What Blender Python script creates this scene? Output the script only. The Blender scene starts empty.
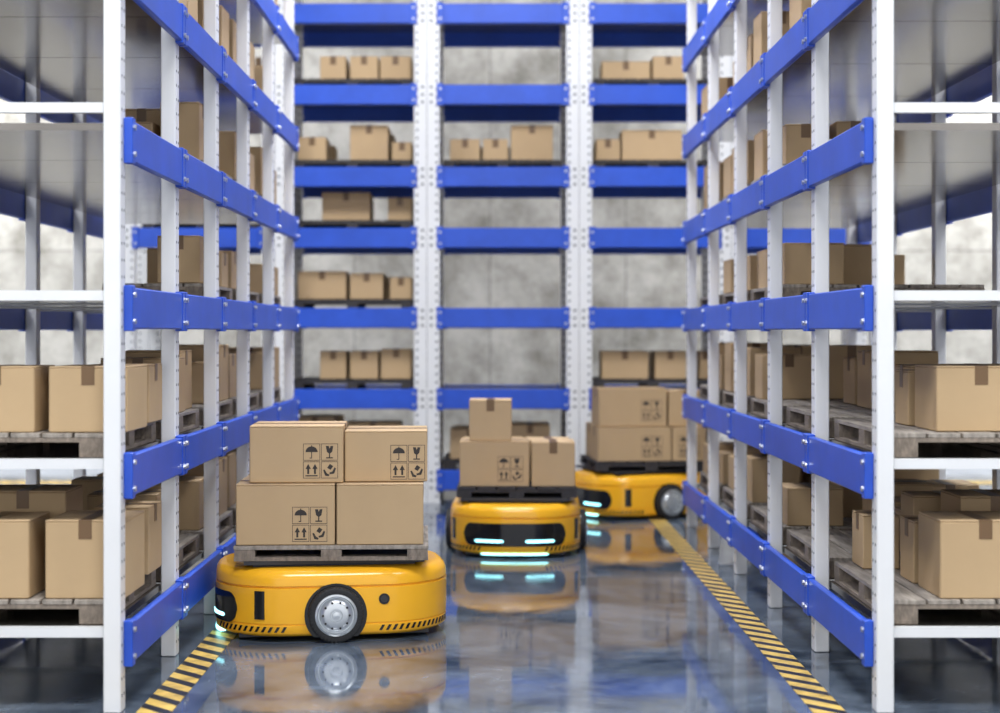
import bpy, bmesh, math, random
from mathutils import Matrix, Vector
R = random.Random(7)
scn = bpy.context.scene
H = 1.362      # camera height

# ------------------------------------------------------------------ materials
def new_mat(name):
    m = bpy.data.materials.new(name); m.use_nodes = True
    nt = m.node_tree
    return m, nt, nt.nodes["Principled BSDF"]
def simple(name, col, rough=0.5, metal=0.0, emis=None, es=0.0, var=0.0, scale=6.0, bump=0.0, stretch=(1,1,1), rvar=0.0):
    m, nt, b = new_mat(name)
    b.inputs["Base Color"].default_value = (*col, 1)
    b.inputs["Roughness"].default_value = rough
    b.inputs["Metallic"].default_value = metal
    if emis:
        b.inputs["Emission Color"].default_value = (*emis, 1)
        b.inputs["Emission Strength"].default_value = es
    if var or bump or rvar:
        tc = nt.nodes.new("ShaderNodeTexCoord"); mp = nt.nodes.new("ShaderNodeMapping")
        mp.inputs["Scale"].default_value = stretch
        nz = nt.nodes.new("ShaderNodeTexNoise"); nz.inputs["Scale"].default_value = scale
        nz.inputs["Detail"].default_value = 6; nz.inputs["Roughness"].default_value = .6
        nt.links.new(tc.outputs["Object"], mp.inputs["Vector"]); nt.links.new(mp.outputs[0], nz.inputs["Vector"])
        if var:
            cr = nt.nodes.new("ShaderNodeValToRGB")
            cr.color_ramp.elements[0].position = .3; cr.color_ramp.elements[1].position = .7
            cr.color_ramp.elements[0].color = (*[c*(1-var) for c in col], 1)
            cr.color_ramp.elements[1].color = (*[min(1, c*(1+var)) for c in col], 1)
            nt.links.new(nz.outputs["Fac"], cr.inputs[0]); nt.links.new(cr.outputs[0], b.inputs["Base Color"])
        if bump:
            bp = nt.nodes.new("ShaderNodeBump"); bp.inputs["Strength"].default_value = bump; bp.inputs["Distance"].default_value = .01
            nt.links.new(nz.outputs["Fac"], bp.inputs["Height"]); nt.links.new(bp.outputs[0], b.inputs["Normal"])
        if rvar:
            mr = nt.nodes.new("ShaderNodeMapRange"); mr.inputs[3].default_value = rough-rvar; mr.inputs[4].default_value = rough+rvar
            nt.links.new(nz.outputs["Fac"], mr.inputs[0]); nt.links.new(mr.outputs[0], b.inputs["Roughness"])
    return m

WHITE = simple("rack_white_paint", (.76,.77,.79), .3, .0, var=.03, scale=3)
BLUE  = simple("rack_blue_paint", (.018,.082,.54), .38, 0, var=.12, scale=4)
HOLE  = simple("rack_hole_dark", (.10,.11,.13), .8)
BOLT  = simple("bolt_steel", (.6,.62,.66), .3, .9)
DECK  = simple("deck_sheet_metal", (.24,.222,.205), .15, .9, var=.2, scale=1.5, rvar=.06)
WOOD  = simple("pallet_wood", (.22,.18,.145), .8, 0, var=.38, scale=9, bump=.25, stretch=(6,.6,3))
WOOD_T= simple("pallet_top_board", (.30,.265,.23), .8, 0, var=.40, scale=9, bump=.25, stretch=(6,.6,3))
DWOOD = simple("pallet_dark", (.035,.032,.035), .7, 0, var=.3, scale=9, stretch=(6,.6,3))
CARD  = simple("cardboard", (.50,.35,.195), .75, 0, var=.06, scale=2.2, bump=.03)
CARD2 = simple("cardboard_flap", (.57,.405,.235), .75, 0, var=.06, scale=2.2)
TAPE  = simple("packing_tape", (.16,.09,.04), .4)
INK   = simple("printed_ink", (.035,.028,.025), .7)
YEL   = simple("robot_yellow", (.98,.49,.022), .2, 0, var=.02, scale=3)
BLK   = simple("robot_black_gloss", (.008,.008,.010), .12)
RUB   = simple("tyre_rubber", (.018,.018,.02), .65)
CHR   = simple("wheel_alloy", (.62,.65,.68), .28, .75)
DGR   = simple("robot_dark_plastic", (.03,.03,.035), .5)
LED   = simple("led_cyan", (.3,.9,1), .3, emis=(.35,.9,1.0), es=3.2)
LEDW  = simple("led_blue", (.2,.6,1), .3, emis=(.12,.62,.85), es=2.0)

# floor
FLOOR, nt, b = new_mat("polished_concrete_floor")
tc = nt.nodes.new("ShaderNodeTexCoord")
n1 = nt.nodes.new("ShaderNodeTexNoise"); n1.inputs["Scale"].default_value=1.5; n1.inputs["Detail"].default_value=12; n1.inputs["Roughness"].default_value=.76; n1.inputs["Distortion"].default_value=.5
nt.links.new(tc.outputs["Object"], n1.inputs["Vector"])
cr = nt.nodes.new("ShaderNodeValToRGB")
cr.color_ramp.elements[0].position=.38; cr.color_ramp.elements[0].color=(.024,.037,.060,1)
cr.color_ramp.elements[1].position=.64; cr.color_ramp.elements[1].color=(.165,.205,.265,1)
nt.links.new(n1.outputs["Fac"], cr.inputs[0]); nt.links.new(cr.outputs[0], b.inputs["Base Color"])
n2 = nt.nodes.new("ShaderNodeTexNoise"); n2.inputs["Scale"].default_value=2.3; n2.inputs["Detail"].default_value=8; n2.inputs["Roughness"].default_value=.7
nt.links.new(tc.outputs["Object"], n2.inputs["Vector"])
mr = nt.nodes.new("ShaderNodeMapRange"); mr.inputs[1].default_value=.38; mr.inputs[2].default_value=.7; mr.inputs[3].default_value=.015; mr.inputs[4].default_value=.15
nt.links.new(n2.outputs["Fac"], mr.inputs[0]); nt.links.new(mr.outputs[0], b.inputs["Roughness"])
b.inputs["IOR"].default_value=1.9
bp = nt.nodes.new("ShaderNodeBump"); bp.inputs["Strength"].default_value=.02; bp.inputs["Distance"].default_value=.01
nt.links.new(n2.outputs["Fac"], bp.inputs["Height"]); nt.links.new(bp.outputs[0], b.inputs["Normal"])

# walls : poured concrete with panel seams and patches
WALL, nt, b = new_mat("concrete_wall")
tc = nt.nodes.new("ShaderNodeTexCoord")
n1 = nt.nodes.new("ShaderNodeTexNoise"); n1.inputs["Scale"].default_value=1.3; n1.inputs["Detail"].default_value=13; n1.inputs["Roughness"].default_value=.8; n1.inputs["Distortion"].default_value=0
nt.links.new(tc.outputs["Object"], n1.inputs["Vector"])
cr = nt.nodes.new("ShaderNodeValToRGB")
cr.color_ramp.elements[0].position=.37; cr.color_ramp.elements[0].color=(.20,.19,.165,1)
cr.color_ramp.elements[1].position=.60; cr.color_ramp.elements[1].color=(.50,.485,.45,1)
nt.links.new(n1.outputs["Fac"], cr.inputs[0])
br = nt.nodes.new("ShaderNodeTexBrick"); br.offset=0
mp = nt.nodes.new("ShaderNodeMapping"); mp.inputs["Rotation"].default_value=(math.pi/2,0,0)
nt.links.new(tc.outputs["Object"], mp.inputs[0]); nt.links.new(mp.outputs[0], br.inputs["Vector"])
br.inputs["Scale"].default_value=1; br.inputs["Brick Width"].default_value=1.4; br.inputs["Row Height"].default_value=2.2; br.inputs["Mortar Size"].default_value=.008
br.inputs["Color1"].default_value=(1,1,1,1); br.inputs["Color2"].default_value=(.86,.86,.86,1); br.inputs["Mortar"].default_value=(.55,.55,.55,1)
mx = nt.nodes.new("ShaderNodeMix"); mx.data_type='RGBA'; mx.blend_type='MULTIPLY'; mx.inputs[0].default_value=1
nt.links.new(cr.outputs[0], mx.inputs[6]); nt.links.new(br.outputs[0], mx.inputs[7])
nt.links.new(mx.outputs[2], b.inputs["Base Color"])
b.inputs["Roughness"].default_value=.85
CEIL = simple("ceiling_paint", (.5,.5,.5), .9, var=.03)

def stripe_mat(axis):
    m, nt, b = new_mat("hazard_tape_stripes_"+axis)
    tc = nt.nodes.new("ShaderNodeTexCoord"); sp = nt.nodes.new("ShaderNodeSeparateXYZ")
    nt.links.new(tc.outputs["Object"], sp.inputs[0])
    ad = nt.nodes.new("ShaderNodeMath"); ad.operation='ADD'
    nt.links.new(sp.outputs[0], ad.inputs[0]); nt.links.new(sp.outputs[1], ad.inputs[1])
    mu = nt.nodes.new("ShaderNodeMath"); mu.operation='MULTIPLY'; mu.inputs[1].default_value=1/.15
    nt.links.new(ad.outputs[0], mu.inputs[0])
    fr = nt.nodes.new("ShaderNodeMath"); fr.operation='FRACT'; nt.links.new(mu.outputs[0], fr.inputs[0])
    gt = nt.nodes.new("ShaderNodeMath"); gt.operation='GREATER_THAN'; gt.inputs[1].default_value=.56
    nt.links.new(fr.outputs[0], gt.inputs[0])
    nz = nt.nodes.new("ShaderNodeTexNoise"); nz.inputs["Scale"].default_value=14; nz.inputs["Detail"].default_value=6
    nt.links.new(tc.outputs["Object"], nz.inputs["Vector"])
    c1 = nt.nodes.new("ShaderNodeValToRGB"); c1.color_ramp.elements[0].color=(.46,.31,.08,1); c1.color_ramp.elements[1].color=(.76,.52,.13,1)
    c1.color_ramp.elements[0].position=.3; c1.color_ramp.elements[1].position=.6
    nt.links.new(nz.outputs["Fac"], c1.inputs[0])
    mx = nt.nodes.new("ShaderNodeMix"); mx.data_type='RGBA'
    nt.links.new(gt.outputs[0], mx.inputs[0]); nt.links.new(c1.outputs[0], mx.inputs[6]); mx.inputs[7].default_value=(.02,.022,.03,1)
    nt.links.new(mx.outputs[2], b.inputs["Base Color"]); b.inputs["Roughness"].default_value=.35
    return m
STRIPE = stripe_mat("y")

# ------------------------------------------------------------------ mesh builder
class MB:
    def __init__(s, mats): s.v=[]; s.f=[]; s.m=[]; s.sm=[]; s.mats=mats; s.M=Matrix.Identity(4)
    def add(s, verts, faces, mat, smooth=False):
        o=len(s.v)
        s.v += [tuple(s.M @ Vector(p)) for p in verts]
        i = s.mats.index(mat)
        for f in faces:
            s.f.append([o+k for k in f]); s.m.append(i); s.sm.append(smooth)
    def box(s,x0,x1,y0,y1,z0,z1,mat):
        v=[(x0,y0,z0),(x1,y0,z0),(x1,y1,z0),(x0,y1,z0),(x0,y0,z1),(x1,y0,z1),(x1,y1,z1),(x0,y1,z1)]
        s.add(v,[(3,2,1,0),(4,5,6,7),(0,1,5,4),(1,2,6,5),(2,3,7,6),(3,0,4,7)],mat)
    def cbox(s,x0,x1,y0,y1,z0,z1,mat,c=.004):
        def ring(z,i):
            return [(x0+c+i,y0+i,z),(x1-c-i,y0+i,z),(x1-i,y0+c+i,z),(x1-i,y1-c-i,z),(x1-c-i,y1-i,z),(x0+c+i,y1-i,z),(x0+i,y1-c-i,z),(x0+i,y0+c+i,z)]
        v = ring(z0,c)+ring(z0+c,0)+ring(z1-c,0)+ring(z1,c)
        f=[tuple(range(7,-1,-1)), tuple(range(24,32))]
        for k in range(3):
            for j in range(8):
                a=k*8+j; bb=k*8+(j+1)%8
                f.append((a,bb,bb+8,a+8))
        s.add(v,f,mat)
    def disc(s,c,r,axis,mat,n=8,th=.001,sign=1):
        v=[];
        for t in (0,th*sign):
            for k in range(n):
                a=2*math.pi*k/n; p,q=r*math.cos(a),r*math.sin(a)
                d={0:(t,p,q),1:(p,t,q),2:(p,q,t)}[axis]
                v.append((c[0]+d[0],c[1]+d[1],c[2]+d[2]))
        f=[tuple(range(n)),tuple(range(n,2*n))]+[(k,(k+1)%n,n+(k+1)%n,n+k) for k in range(n)]
        s.add(v,f,mat)
    def lathe(s,prof,axis,c,mat,n=48,smooth=True):
        v=[];f=[]
        for (r,t) in prof:
            for k in range(n):
                a=2*math.pi*k/n; p,q=r*math.cos(a),r*math.sin(a)
                d={0:(t,p,q),1:(p,t,q),2:(p,q,t)}[axis]
                v.append((c[0]+d[0],c[1]+d[1],c[2]+d[2]))
        for i in range(len(prof)-1):
            for k in range(n):
                f.append((i*n+k,i*n+(k+1)%n,(i+1)*n+(k+1)%n,(i+1)*n+k))
        s.add(v,f,mat,smooth)
    def obj(s,name,parent=None,loc=(0,0,0),rot=0,recalc=True):
        me=bpy.data.meshes.new(name); me.from_pydata(s.v,[],s.f)
        for m in s.mats: me.materials.append(m)
        for p,i,sm in zip(me.polygons,s.m,s.sm): p.material_index=i; p.use_smooth=sm
        me.update()
        if recalc:
            bm=bmesh.new(); bm.from_mesh(me); bmesh.ops.recalc_face_normals(bm,faces=bm.faces); bm.to_mesh(me); bm.free()
        try: me.set_sharp_from_angle(angle=math.radians(40))
        except Exception: pass
        o=bpy.data.objects.new(name,me); scn.collection.objects.link(o)
        o.location=loc; o.rotation_euler=(0,0,rot)
        if parent: o.parent=parent
        return o

# ------------------------------------------------------------------ cartons
CM=[CARD,CARD2,TAPE,INK]
def icon_polys(kind):
    P=[]
    def rect(a,b,c,d): P.append([(a,b),(c,b),(c,d),(a,d)])
    t=.03
    rect(0,0,1,t); rect(0,1-t,1,1); rect(0,t,t,1-t); rect(1-t,t,1,1-t)
    if kind==0:   # umbrella
        P.append([(.5+.36*math.cos(a),.50+.34*math.sin(a)) for a in [math.pi*k/10 for k in range(11)]])
        rect(.475,.16,.525,.52); rect(.38,.12,.525,.17); rect(.47,.82,.53,.9)
    elif kind==1: # glass
        P.append([(.28,.86),(.34,.52),(.45,.42),(.55,.42),(.66,.52),(.72,.86),(.56,.86),(.5,.70),(.46,.86)])
        rect(.465,.18,.535,.43); rect(.3,.12,.7,.19)
    elif kind==2: # arrows
        for cx in (.3,.7):
            rect(cx-.06,.26,cx+.06,.58); P.append([(cx-.16,.56),(cx+.16,.56),(cx,.86)])
        rect(.14,.12,.86,.19)
    else:         # hands
        P.append([(.36,.62),(.56,.50),(.72,.72),(.52,.86)])
        P.append([(.12,.50),(.22,.52),(.34,.30),(.50,.22),(.46,.12),(.24,.16)])
        P.append([(.88,.58),(.80,.66),(.66,.40),(.48,.34),(.52,.24),(.78,.28)])
    return P
def carton(mb,cx,cy,z0,w,d,h,yaw=0,sym=None,tape='y',ss=.085):
    keep=mb.M
    mb.M = keep @ Matrix.Translation((cx,cy,z0)) @ Matrix.Rotation(yaw,4,'Z')
    x,y=w/2,d/2
    mb.cbox(-x,x,-y,y,0,h-.005,CARD,.004)
    g=.0025
    if tape=='y':
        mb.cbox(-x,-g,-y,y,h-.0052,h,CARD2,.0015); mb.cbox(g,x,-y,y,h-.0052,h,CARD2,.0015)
        tw=.024
        mb.box(-tw,tw,-y-.0012,y+.0012,h,h+.0012,TAPE)
        mb.box(-tw,tw,-y-.0015,-y+.001,h-.068,h+.001,TAPE); mb.box(-tw,tw,y-.001,y+.0015,h-.068,h+.001,TAPE)
    else:
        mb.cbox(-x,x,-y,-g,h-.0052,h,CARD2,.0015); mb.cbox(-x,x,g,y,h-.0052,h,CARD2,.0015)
        tw=.024
        mb.box(-x-.0012,x+.0012,-tw,tw,h,h+.0012,TAPE)
        mb.box(-x-.0015,-x+.001,-tw,tw,h-.068,h+.001,TAPE); mb.box(x-.001,x+.0015,-tw,tw,h-.068,h+.001,TAPE)
    if sym:
        sx,sz=sym
        for k,(i,j) in enumerate(((0,1),(1,1),(0,0),(1,0))):
            for p in icon_polys(k):
                mb.add([(sx+(i*1.06+a)*ss, -y-.0008, sz+(j*1.06+bb)*ss) for a,bb in p],[tuple(range(len(p)))],INK)
    mb.M=keep
def one_carton(cx,fy,z0,w,d,h,yaw=0,sym=None,tape='y',ss=.085,par=None):
    mb=MB(CM); carton(mb,0,0,0,w,d,h,0,sym,tape,ss)
    return mb.obj("cardboard_box",loc=(cx,fy+d/2,z0+.001),rot=yaw,recalc=False)

# ------------------------------------------------------------------ pallet
def pallet(mb,x0,x1,y0,y1,z0,h,dark=False,along='y'):
    wt = DWOOD if dark else WOOD_T; ws = DWOOD if dark else WOOD
    tb=.018
    if along=='y':
        n=max(5,int((x1-x0)/.115)); p=(x1-x0)/n
        for k in range(n):
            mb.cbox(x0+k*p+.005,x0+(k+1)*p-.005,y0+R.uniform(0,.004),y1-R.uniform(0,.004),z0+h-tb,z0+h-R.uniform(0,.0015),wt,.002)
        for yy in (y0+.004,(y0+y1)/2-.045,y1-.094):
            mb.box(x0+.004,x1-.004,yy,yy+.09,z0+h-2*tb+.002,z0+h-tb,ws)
    else:
        n=max(5,int((y1-y0)/.115)); p=(y1-y0)/n
        for k in range(n):
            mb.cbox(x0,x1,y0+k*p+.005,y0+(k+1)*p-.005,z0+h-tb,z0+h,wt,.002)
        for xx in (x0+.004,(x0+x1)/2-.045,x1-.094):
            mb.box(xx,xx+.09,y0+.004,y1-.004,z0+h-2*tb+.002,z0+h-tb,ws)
        mb.box(x0+.002,x1-.002,y0+.001,y0+.09,z0,z0+.016,ws)
        mb.box(x0+.002,x1-.002,y1-.09,y1-.001,z0,z0+.016,ws)
    for xx in (x0+.004,(x0+x1)/2-.045,x1-.094):
        for yy in (y0+.004,(y0+y1)/2-.045,y1-.094):
            mb.box(xx,xx+.09,yy,yy+.09,z0+.012,z0+h-2*tb+.002,ws)
        if along=='y': mb.box(xx,xx+.09,y0+.002,y1-.002,z0,z0+.014,ws)
PM=[WOOD,WOOD_T,DWOOD]
def one_pallet(x0,x1,y0,y1,z0,h,dark=False,along='y',yaw=0):
    cx,cy=(x0+x1)/2,(y0+y1)/2
    mb=MB(PM); pallet(mb,x0-cx,x1-cx,y0-cy,y1-cy,0,h,dark,along)
    return mb.obj("wooden_pallet",loc=(cx,cy,z0+.001),rot=yaw,recalc=False)

# ------------------------------------------------------------------ side racks
RM=[WHITE,BLUE,HOLE,BOLT,DECK]
LV=[.24+.604*k for k in range(8)]
Y0,NB=5.75,5
TOP=4.75
def side_rack(sgn,xf,xo,LB):
    """xf: centre of the aisle posts, xo: centre of the outer posts (absolute values)"""
    mb=MB(RM)
    pw,pd=.031,.038
    for k in range(NB+1):
        yc=Y0+k*LB
        for xx,fs in ((sgn*xf,-sgn),(sgn*xo,sgn)):
            mb.cbox(xx-pw,xx+pw,yc-pd,yc+pd,.0,TOP,WHITE,.004)
            z=.06
            while z<TOP-.03:
                for dy in (-.018,.018):
                    mb.disc((xx+fs*pw,yc+dy,z),.0065,0,HOLE,6,.0006,fs)
                z+=.06
        xa,xb=sorted((sgn*(xf+pw),sgn*(xo-pw)))
        for i,z in enumerate(LV):
            zz=z+(.115 if i>=3 else .045)
            mb.box(xa,xb,yc-.016,yc+.016,zz-.018,zz+.018,WHITE)
    for k in range(NB):
        ya,yb=Y0+k*LB,Y0+(k+1)*LB
        for z in LV:
            for xx,fs in ((sgn*xf,-sgn),(sgn*xo,sgn)):
                a=xx+fs*(pw+.001); c=xx+fs*(pw+.030)
                mb.cbox(min(a,c),max(a,c),ya+.008,yb-.008,z-.075,z+.075,BLUE,.005)
                c2=xx+fs*(pw+.034)
                for y1,y2 in ((ya+.004,ya+.052),(yb-.052,yb-.004)):
                    mb.cbox(min(a,c2),max(a,c2),y1,y2,z-.083,z+.083,BLUE,.003)
                    for zb in (-.048,.048):
                        mb.disc((c2,(y1+y2)/2,z+zb),.011,0,BOLT,6,.008,fs)
            xa,xb=sorted((sgn*(xf+pw+.004),sgn*(xo-pw-.004)))
            mb.box(xa,xb,ya+.004,yb-.004,z+.035,z+.062,DECK)
    return mb.obj("pallet_rack")
XL,XR,XOL,XOR=1.350,1.412,2.50,2.53
LL,LR=1.0,1.09
side_rack(-1,XL,XOL,LL)
side_rack(1,XR,XOR,LR)
DZ=.063; PH=.088

def groups(sgn,xf,xo,LB,seed):
    rr=random.Random(seed)
    for i,z in enumerate(LV[:7]):
        for k in range(NB):
            ya,yb=Y0+k*LB+.045,Y0+(k+1)*LB-.045
            xa=xf+.045; xb=xo-.06
            if i in (2,3) and k<2: continue
            if i>=4 and k<1: continue
            if i>=3 or (i==2 and sgn<0): xb=xf+.045+.50
            x0,x1=sorted((sgn*xa,sgn*xb))
            one_pallet(x0,x1,ya,yb,z+DZ,PH)
            if k==0: continue
            mb=MB(CM); zt=z+DZ+PH+.002
            nx=3 if x1-x0>.7 else 2; ny=3; cw=(x1-x0)/nx; cd=(yb-ya)/ny; cnt=0
            for a in range(nx):
                inner=(a==0) if sgn>0 else (a==nx-1)
                outer=(a==nx-1) if sgn>0 else (a==0)
                for c in range(ny):
                    p=.18 if i<2 else .3
                    if i==2 and nx==3: p=.45
                    if i==2 and outer and k==2: p=1
                    if i<2 and outer: p=1 if sgn<0 else .92
                    if i<2 and not outer and not inner: p=.45 if sgn>0 else .6
                    if sgn>0 and i<2 and inner and k<=2: p=.85
                    if rr.random()<p: continue
                    w=cw*rr.uniform(.75,.96); d=cd*rr.uniform(.7,.95); h=rr.uniform(.18,.30 if i!=2 else .24)
                    carton(mb,x0+(a+.5)*cw,ya+(c+.5)*cd,zt,w,d,h,0,None,rr.choice('xyy')); cnt+=1
            if cnt: mb.obj("cardboard_box_group",recalc=False)
groups(-1,XL,XOL,LL,11); groups(1,XR,XOR,LR,5)

# first-bay cartons, placed individually
z1=LV[1]+DZ+PH+.001; z0=LV[0]+DZ+PH+.001
# left, level 1
one_carton(-1.46,5.81,z1,.285,.34,.24)
one_carton(-1.80,5.81,z1,.29,.28,.24)
one_carton(-2.16,5.83,z1,.30,.34,.24)
one_carton(-1.76,6.15,z1,.25,.22,.225)
one_carton(-1.46,6.18,z1,.15,.17,.22,tape='x')
one_carton(-1.47,6.39,z1,.22,.25,.235,tape='x')
# left, level 0
one_carton(-1.47,5.81,z0,.29,.33,.285)
one_carton(-1.83,5.81,z0,.31,.28,.285)
one_carton(-2.18,5.83,z0,.30,.34,.25)
one_carton(-1.79,6.13,z0,.33,.26,.36)
one_carton(-1.46,6.17,z0,.16,.17,.22,tape='x')
one_carton(-1.47,6.38,z0,.22,.25,.27,tape='x')
# right, level 1
one_carton(1.80,5.86,z1,.33,.30,.24)
one_carton(2.18,5.84,z1,.31,.33,.25)
one_carton(1.69,6.22,z1,.13,.20,.215,tape='x')
one_carton(1.97,6.27,z1,.26,.30,.235)
# right, level 0
one_carton(1.80,5.81,z0,.33,.30,.285)
one_carton(2.18,5.83,z0,.30,.34,.28)
one_carton(1.70,6.16,z0,.14,.20,.24,tape='x')
one_carton(1.97,6.22,z0,.28,.28,.33)
one_carton(1.60,6.54,z0,.15,.2,.22,tape='x')
one_carton(1.88,6.54,z0,.30,.2,.30)

# ------------------------------------------------------------------ back rack
YB=12.8; S=125.0
BL=[H+(332-y)/S for y in (14,95,177,238,318,399,480)]+[4.55]
BX=[-2.936,-1.720,-.504,.712,1.928,3.144]
mb=MB(RM)
for xc in BX:
    for yy in (YB,YB+1.0):
        mb.cbox(xc-.103,xc+.103,yy-.03,yy+.05,0,5.0,WHITE,.006)
        mb.box(xc-.002,xc+.002,yy-.0306,yy-.029,0,5.0,HOLE)
        z=.05
        while z<4.95:
            for dx in (-.078,.078):
                mb.disc((xc+dx,yy-.03,z),.010,1,HOLE,8,.0008,-1)
            z+=.065
        for z in BL:
            for dx in (-.035,.035):
                for q in (-.06,0,.06): mb.disc((xc+dx,yy-.03,z+q),.012,1,HOLE,8,.0008,-1)
        mb.box(xc-.11,xc+.11,yy-.036,yy+.056,0,.006,WHITE)
    for z in BL:
        mb.box(xc-.03,xc+.03,YB+.05,YB+.97,z+.03,z+.06,WHITE)
for a,c in zip(BX[:-1],BX[1:]):
    for z in BL:
        for yy in (YB-.03,YB+1.02):
            mb.cbox(a+.104,c-.104,yy,yy+.05,z-.080,z+.080,BLUE,.006)
            for s,xx in ((1,a+.104),(-1,c-.104)):
                x0,x1=sorted((xx-s*.025,xx+s*.03))
                mb.cbox(x0,x1,yy-.010,yy+.001,z-.088,z+.088,BLUE,.003)
                for q in (-.045,.045): mb.disc(((x0+x1)/2,yy-.010,z+q),.010,1,BOLT,6,.008,-1)
        mb.box(a+.06,c-.06,YB+.03,YB+.98,z+.035,z+.062,DECK)
mb.obj("pallet_rack")
rows={1:[(320,346,23),(350,378,23),(380,411,23),(602,650,18),(653,684,23),(255,282,22)],
      2:[(298,326,23),(350,388,35),(392,412,18),(450,480,21),(483,508,21),(511,553,35),(596,620,21),(622,682,30)],
      3:[(322,370,28),(388,412,23),(240,270,25)],
      4:[(298,346,28),(350,383,26),(390,412,22),(170,210,25)],
      5:[(320,346,28),(350,378,28),(381,411,30),(602,648,28),(655,686,28),(700,735,28),(200,250,28)],
      6:[(292,335,42),(345,400,36),(450,490,30),(510,550,34),(600,650,40),(655,690,40),(760,800,35)]}
bays=list(zip(BX[:-1],BX[1:]))
for li,items in rows.items():
    z=BL[li]+DZ
    used=set(); mb=MB(CM)
    for (p0,p1,hp) in items:
        fy=12.98; sc=1600/fy
        xa,xb=(p0-490)/sc,(p1-490)/sc
        for bi,(a,c) in enumerate(bays):
            if a<(xa+xb)/2<c:
                used.add(bi); xa=max(xa,a+.13); xb=min(xb,c-.13)
        d=R.uniform(.3,.42)
        carton(mb,(xa+xb)/2,fy+d/2,z+PH+.003,xb-xa,d,hp/sc,0,None,'y')
        if R.random()<.7: carton(mb,(xa+xb)/2+.02,fy+.64,z+PH+.003,min(.3,(xb-xa)),.3,hp/sc*.95,0,None,'y')
    mb.obj("cardboard_box_group",recalc=False)
    for bi in used:
        a,c=bays[bi]
        one_pallet(a+.12,c-.12,YB+.12,YB+.95,z,PH,dark=True)

# ------------------------------------------------------------------ robots
A_,B_,RC=.525,.40,.33
def outline_fn():
    pts=[]
    def line(p,q,nrm,n):
        for k in range(n): t=k/n; pts.append((p[0]+(q[0]-p[0])*t,p[1]+(q[1]-p[1])*t,nrm[0],nrm[1]))
    def arc(c,a0,n):
        for k in range(n):
            a=a0+math.pi/2*k/n; pts.append((c[0]+RC*math.cos(a),c[1]+RC*math.sin(a),math.cos(a),math.sin(a)))
    line((A_,0),(A_,B_-RC),(1,0),6); arc((A_-RC,B_-RC),0,20)
    line((A_-RC,B_),(-(A_-RC),B_),(0,1),14); arc((-(A_-RC),B_-RC),math.pi/2,20)
    line((-A_,B_-RC),(-A_,-(B_-RC)),(-1,0),12); arc((-(A_-RC),-(B_-RC)),math.pi,20)
    line((-(A_-RC),-B_),(A_-RC,-B_),(0,-1),14); arc((A_-RC,-(B_-RC)),1.5*math.pi,20)
    line((A_,-(B_-RC)),(A_,0),(1,0),6)
    return pts
OUT=outline_fn(); NO=len(OUT)
CUM=[0]
for k in range(NO):
    p,q=OUT[k],OUT[(k+1)%NO]; CUM.append(CUM[-1]+math.hypot(q[0]-p[0],q[1]-p[1]))
PER=CUM[-1]
def at(s,off):
    s%=PER
    for k in range(NO):
        if CUM[k]<=s<=CUM[k+1]:
            t=(s-CUM[k])/(CUM[k+1]-CUM[k]); p,q=OUT[k],OUT[(k+1)%NO]
            x=p[0]+(q[0]-p[0])*t; y=p[1]+(q[1]-p[1])*t; nx=p[2]+(q[2]-p[2])*t; ny=p[3]+(q[3]-p[3])*t
            l=math.hypot(nx,ny); return x+nx/l*off,y+ny/l*off
def strip(mb,s0,s1,za,zb,off,mat,n=40,rnd=.03,back=.012):
    v=[];f=[]
    zm,hh=(za+zb)/2,(zb-za)/2
    for k in range(n+1):
        s=s0+(s1-s0)*k/n
        e=min(s-s0,s1-s)
        w=1 if e>=rnd else math.sqrt(max(0,1-(1-e/rnd)**2))
        w=max(w,.15)
        x,y=at(s,off); x2,y2=at(s,off-back)
        h=hh*w
        v+=[(x,y,zm-h),(x,y,zm+h),(x2,y2,zm+h),(x2,y2,zm-h)]
    for k in range(n):
        a=4*k; c=a+4
        for j in range(4): f.append((a+j,a+(j+1)%4,c+(j+1)%4,c+j))
    f.append((0,1,2,3)); f.append((4*n,4*n+1,4*n+2,4*n+3))
    mb.add(v,f,mat,True)
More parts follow.
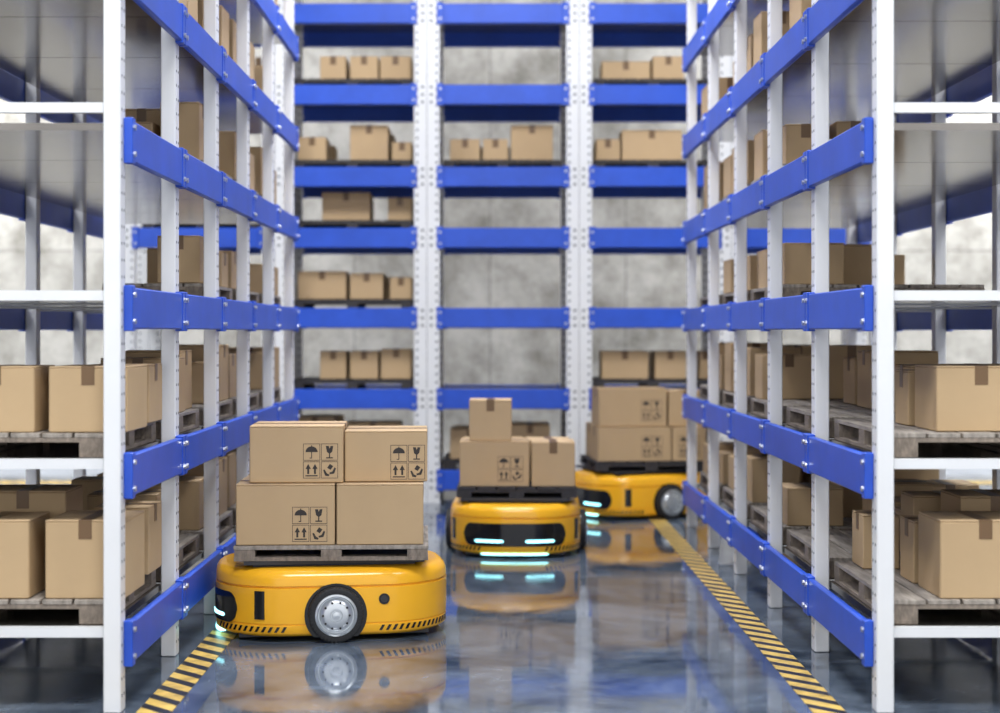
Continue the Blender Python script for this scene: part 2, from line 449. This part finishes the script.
def robot(cx,cy,yaw):
    e=bpy.data.objects.new("warehouse_robot",None); scn.collection.objects.link(e)
    e.location=(cx,cy,0); e.rotation_euler=(0,0,yaw); e.empty_display_size=.2
    mb=MB([YEL,DGR,BLK])
    prof=[(.022,-.05),(.026,-.02),(.036,-.004),(.041,0),(.074,0),(.076,-.005),(.080,-.005),(.082,0),(.16,.003),(.236,.002),(.239,-.008),(.245,-.008),(.248,.001),(.280,-.001),(.300,-.010),(.313,-.026),(.320,-.050),(.321,-.10)]
    v=[];f=[]
    for z,o in prof:
        for p in OUT: v.append((p[0]+p[2]*o,p[1]+p[3]*o,z))
    for i in range(len(prof)-1):
        for k in range(NO): f.append((i*NO+k,i*NO+(k+1)%NO,(i+1)*NO+(k+1)%NO,(i+1)*NO+k))
    f.append(tuple(range(NO-1,-1,-1))); f.append(tuple((len(prof)-1)*NO+k for k in range(NO)))
    mb.add(v,f,YEL,True); mb.obj("body_shell",e)
    mb=MB([YEL,DGR,BLK,CHR,RUB,LED,LEDW])
    strip(mb,-.33,.33,.076,.212,.006,BLK,48,.06)
    mb.obj("front_visor",e)
    mb=MB([LED,LEDW])
    for s in (-1,1):
        a,c=sorted((s*.065,s*.245)); strip(mb,a,c,.098,.114,.0085,LED,20,.012,.006)
    strip(mb,-.21,.21,.022,.030,.002,LED,30,.01,.02)
    mb.obj("front_lights",e)
    mb=MB([DGR,BLK])
    def haz(s0,s1):
        n=int((s1-s0)/.030)
        for k in range(n):
            s=s0+k*.030
            pts=[(s,.046),(s+.013,.046),(s+.027,.070),(s+.014,.070)]
            v=[(*at(a,.0022),z) for a,z in pts]; v2=[(*at(a,-.002),z) for a,z in pts]
            mb.add(v+v2,[(0,1,2,3),(7,6,5,4),(0,4,5,1),(1,5,6,2),(2,6,7,3),(3,7,4,0)],BLK)
    q1=(B_-RC)+RC*math.pi/2
    mid=q1+(A_-RC)
    haz(mid-.60,mid-.19); haz(mid+.19,mid+.66)
    haz(PER-mid-.66,PER-mid-.19); haz(PER-mid+.19,PER-mid+.60)
    mb.box(-.42,.42,-.30,.30,.012,.03,DGR)
    for s in (1,-1):
        sc_=mid-.335 if s>0 else PER-mid+.335
        v=[];f=[]
        for k in range(5):
            sv=sc_-.023+.046*k/4
            for zz in (.102,.226): v.append((*at(sv,.006),zz))
            for zz in (.226,.102): v.append((*at(sv,-.006),zz))
        for k in range(4):
            for j in range(4): f.append((4*k+j,4*k+(j+1)%4,4*k+4+(j+1)%4,4*k+4+j))
        f+=[(0,1,2,3),(16,17,18,19)]
        mb.add(v,f,BLK)
        cxs,cys=at(mid+.213 if s>0 else PER-mid-.213,0)
        mb.disc((cxs,cys-s*.002,.185),.024,1,BLK,24,.009,s); mb.disc((cxs,cys+s*.007,.185),.016,1,DGR,20,.002,s)
        n=48; r=.137
        pts=[(r*math.cos(2*math.pi*k/n), max(.024,.120+r*math.sin(2*math.pi*k/n))) for k in range(n)]
        v=[(p,s*(B_-.02),z) for p,z in pts]+[(p,s*(B_+.0055),z) for p,z in pts]
        mb.add(v,[tuple(range(n)),tuple(range(n,2*n))]+[(k,(k+1)%n,n+(k+1)%n,n+k) for k in range(n)],BLK)
    mb.box(-.36,.36,-.29,.29,.315,.334,DGR)
    mb.box(-.40,.40,-.33,.33,.334,.350,DGR)
    mb.obj("chassis_trim",e)
    for nm,s in (("wheel_left",1),("wheel_right",-1)):
        mb=MB([RUB,CHR,DGR,BLK]); c=(0,s*B_,.122)
        def L(pr,mat,n=56): mb.lathe([(r,s*t) for r,t in pr],1,c,mat,n)
        L([(.05,-.015),(.112,-.015),(.121,-.006),(.122,.02),(.117,.034),(.108,.038),(.094,.037),(.092,.02)],RUB)
        for k in range(44):
            a=2*math.pi*k/44; mm=mb.M
            mb.M=Matrix.Translation((c[0],c[1],c[2]))@Matrix.Rotation(a,4,'Y')
            y0,y1=sorted((s*.0,s*.031)); mb.box(-.005,.005,y0,y1,.112,.1218,RUB)
            y0,y1=sorted((s*.030,s*.0395)); mb.box(-.003,.003,y0,y1,.101,.114,RUB); mb.M=mm
        L([(.094,.026),(.092,.040),(.084,.043),(.080,.036),(.078,.026),(.074,.026),(.066,.040),(.050,.046),(.028,.047),(.026,.040),(.018,.040),(.0165,.050),(.0005,.052)],CHR)
        for k in range(10):
            a=2*math.pi*k/10; mb.disc((c[0]+.058*math.cos(a),c[1]+s*.043,c[2]+.058*math.sin(a)),.005,1,DGR,10,.0035,s)
        mb.obj(nm,e)
    return e

robot(-.737,7.43,math.radians(180+8.5))
robot(.165,10.12,math.radians(270-2))
robot(1.15,12.04,math.radians(180+24))

def load(cx,cy,yaw,pw,pdp,ph,dark,items):
    c,s=math.cos(yaw),math.sin(yaw)
    one_pallet(cx-pw/2,cx+pw/2,cy-pdp/2,cy+pdp/2,.350,ph,dark,along='x' if not dark else 'y',yaw=yaw)
    for dx,fo,zz,w,d,h,sym,tp in items:
        dy=-pdp/2+fo+d/2
        x=cx+c*dx-s*dy; y=cy+s*dx+c*dy
        mb=MB(CM); carton(mb,0,0,0,w,d,h,0,sym,tp,.075)
        mb.obj("cardboard_box",loc=(x,y,.352+ph+zz),rot=yaw,recalc=False)
load(-.718,7.44,math.radians(2.5),.86,.74,.066,False,[
   (-.203,.02,0,.436,.36,.270,(.03,.015),'x'),
   ( .215,.02,0,.385,.36,.270,None,'x'),
   (-.205,.40,0,.43,.32,.268,None,'x'),( .215,.40,0,.385,.32,.268,None,'x'),
   (-.157,.05,.273,.415,.40,.253,(.03,.02),'x'),
   ( .240,.09,.273,.370,.40,.228,(.02,.01),'x')])
load(.168,10.12,math.radians(-1),.74,.72,.065,True,[
   (-.135,.02,0,.425,.34,.275,(.02,.03),'x'),
   ( .225,.02,0,.265,.34,.27,None,'y'),
   (-.15,.38,0,.38,.32,.26,None,'y'),(.2,.38,0,.28,.32,.26,None,'y'),
   (-.160,.04,.278,.26,.30,.25,None,'y')])
load(1.14,12.04,math.radians(6),.82,.74,.065,True,[
   (-.12,.02,0,.54,.34,.25,(.05,.03),'x'),
   ( .285,.02,0,.25,.34,.25,(-.08,.03),'x'),
   (-.13,.38,0,.48,.32,.25,None,'x'),(.265,.38,0,.25,.32,.25,None,'y'),
   (-.13,.04,.254,.50,.34,.28,(.06,.04),'x'),
   ( .275,.05,.254,.27,.34,.26,None,'y')])

# ------------------------------------------------------------------ room
def plane(name,x0,x1,y0,y1,z0,z1,mat):
    mb=MB([mat]); mb.box(x0,x1,y0,y1,z0,z1,mat); return mb.obj(name)
plane("floor",-8,8,-3,16.5,-.1,0,FLOOR)
plane("wall_back",-8,8,16.5,16.7,-.1,6.6,WALL)
plane("wall_left",-8.2,-8,-3,16.7,-.1,6.6,WALL)
plane("wall_right",8,8.2,-3,16.7,-.1,6.6,WALL)
plane("ceiling",-8.2,8.2,-3,16.7,6.6,6.8,CEIL)
plane("baseboard_back",-8,8,16.47,16.5,0,.12,WHITE)
def tape(x0,x1,y0,y1):
    cx,cy=(x0+x1)/2,(y0+y1)/2
    mb=MB([STRIPE]); mb.box(x0-cx,x1-cx,y0-cy,y1-cy,0,.002,STRIPE); mb.obj("floor_hazard_tape",loc=(cx,cy,.0005))
tape(-1.265,-1.140,2,12.3); tape(1.155,1.275,2,12.3)
tape(-7,7,14.3,14.62)

for i,(lx,ly,en) in enumerate([(-4.8,3,300),(0,2.5,330),(4.8,3,300),(-4.8,9,330),(0,8.4,340),(4.8,9,330),(-5.4,14.2,850),(0,15,45),(5.4,14.2,850)]):  # unseen rear side panels, strengthened to brighten the wall behind the side racks
    mb=MB([WHITE]); w,d=(1.0,.8)
    mb.box(-w-.05,w+.05,-d-.05,d+.05,.02,.12,WHITE)
    for x0,x1,y0,y1 in ((-w-.05,-w,-d-.05,d+.05),(w,w+.05,-d-.05,d+.05),(-w,w,-d-.05,-d),(-w,w,d,d+.05)):
        mb.box(x0,x1,y0,y1,-.03,.02,WHITE)
    o=mb.obj("ceiling_light",loc=(lx,ly,6.48))
    l=bpy.data.lights.new("panel_light",'AREA'); l.shape='RECTANGLE'; l.size=2*w-.02; l.size_y=2*d-.02
    l.energy=en; l.color=(.98,.99,1)
    lo=bpy.data.objects.new("panel_light",l); scn.collection.objects.link(lo); lo.parent=o; lo.location=(0,0,.0)

w=bpy.data.worlds.new("World"); scn.world=w; w.use_nodes=True
w.node_tree.nodes["Background"].inputs[0].default_value=(.95,.97,1,1)
w.node_tree.nodes["Background"].inputs[1].default_value=1.5

cam=bpy.data.cameras.new("camera"); co=bpy.data.objects.new("camera",cam); scn.collection.objects.link(co)
co.location=(0,0,H); co.rotation_euler=(math.pi/2,0,0)
cam.sensor_width=36; cam.lens=57.6; cam.shift_x=.010; cam.shift_y=-.0245
cam.dof.use_dof=True; cam.dof.focus_distance=6.9; cam.dof.aperture_fstop=1.4
scn.camera=co
try:
    scn.view_settings.view_transform='Standard'
except Exception: pass
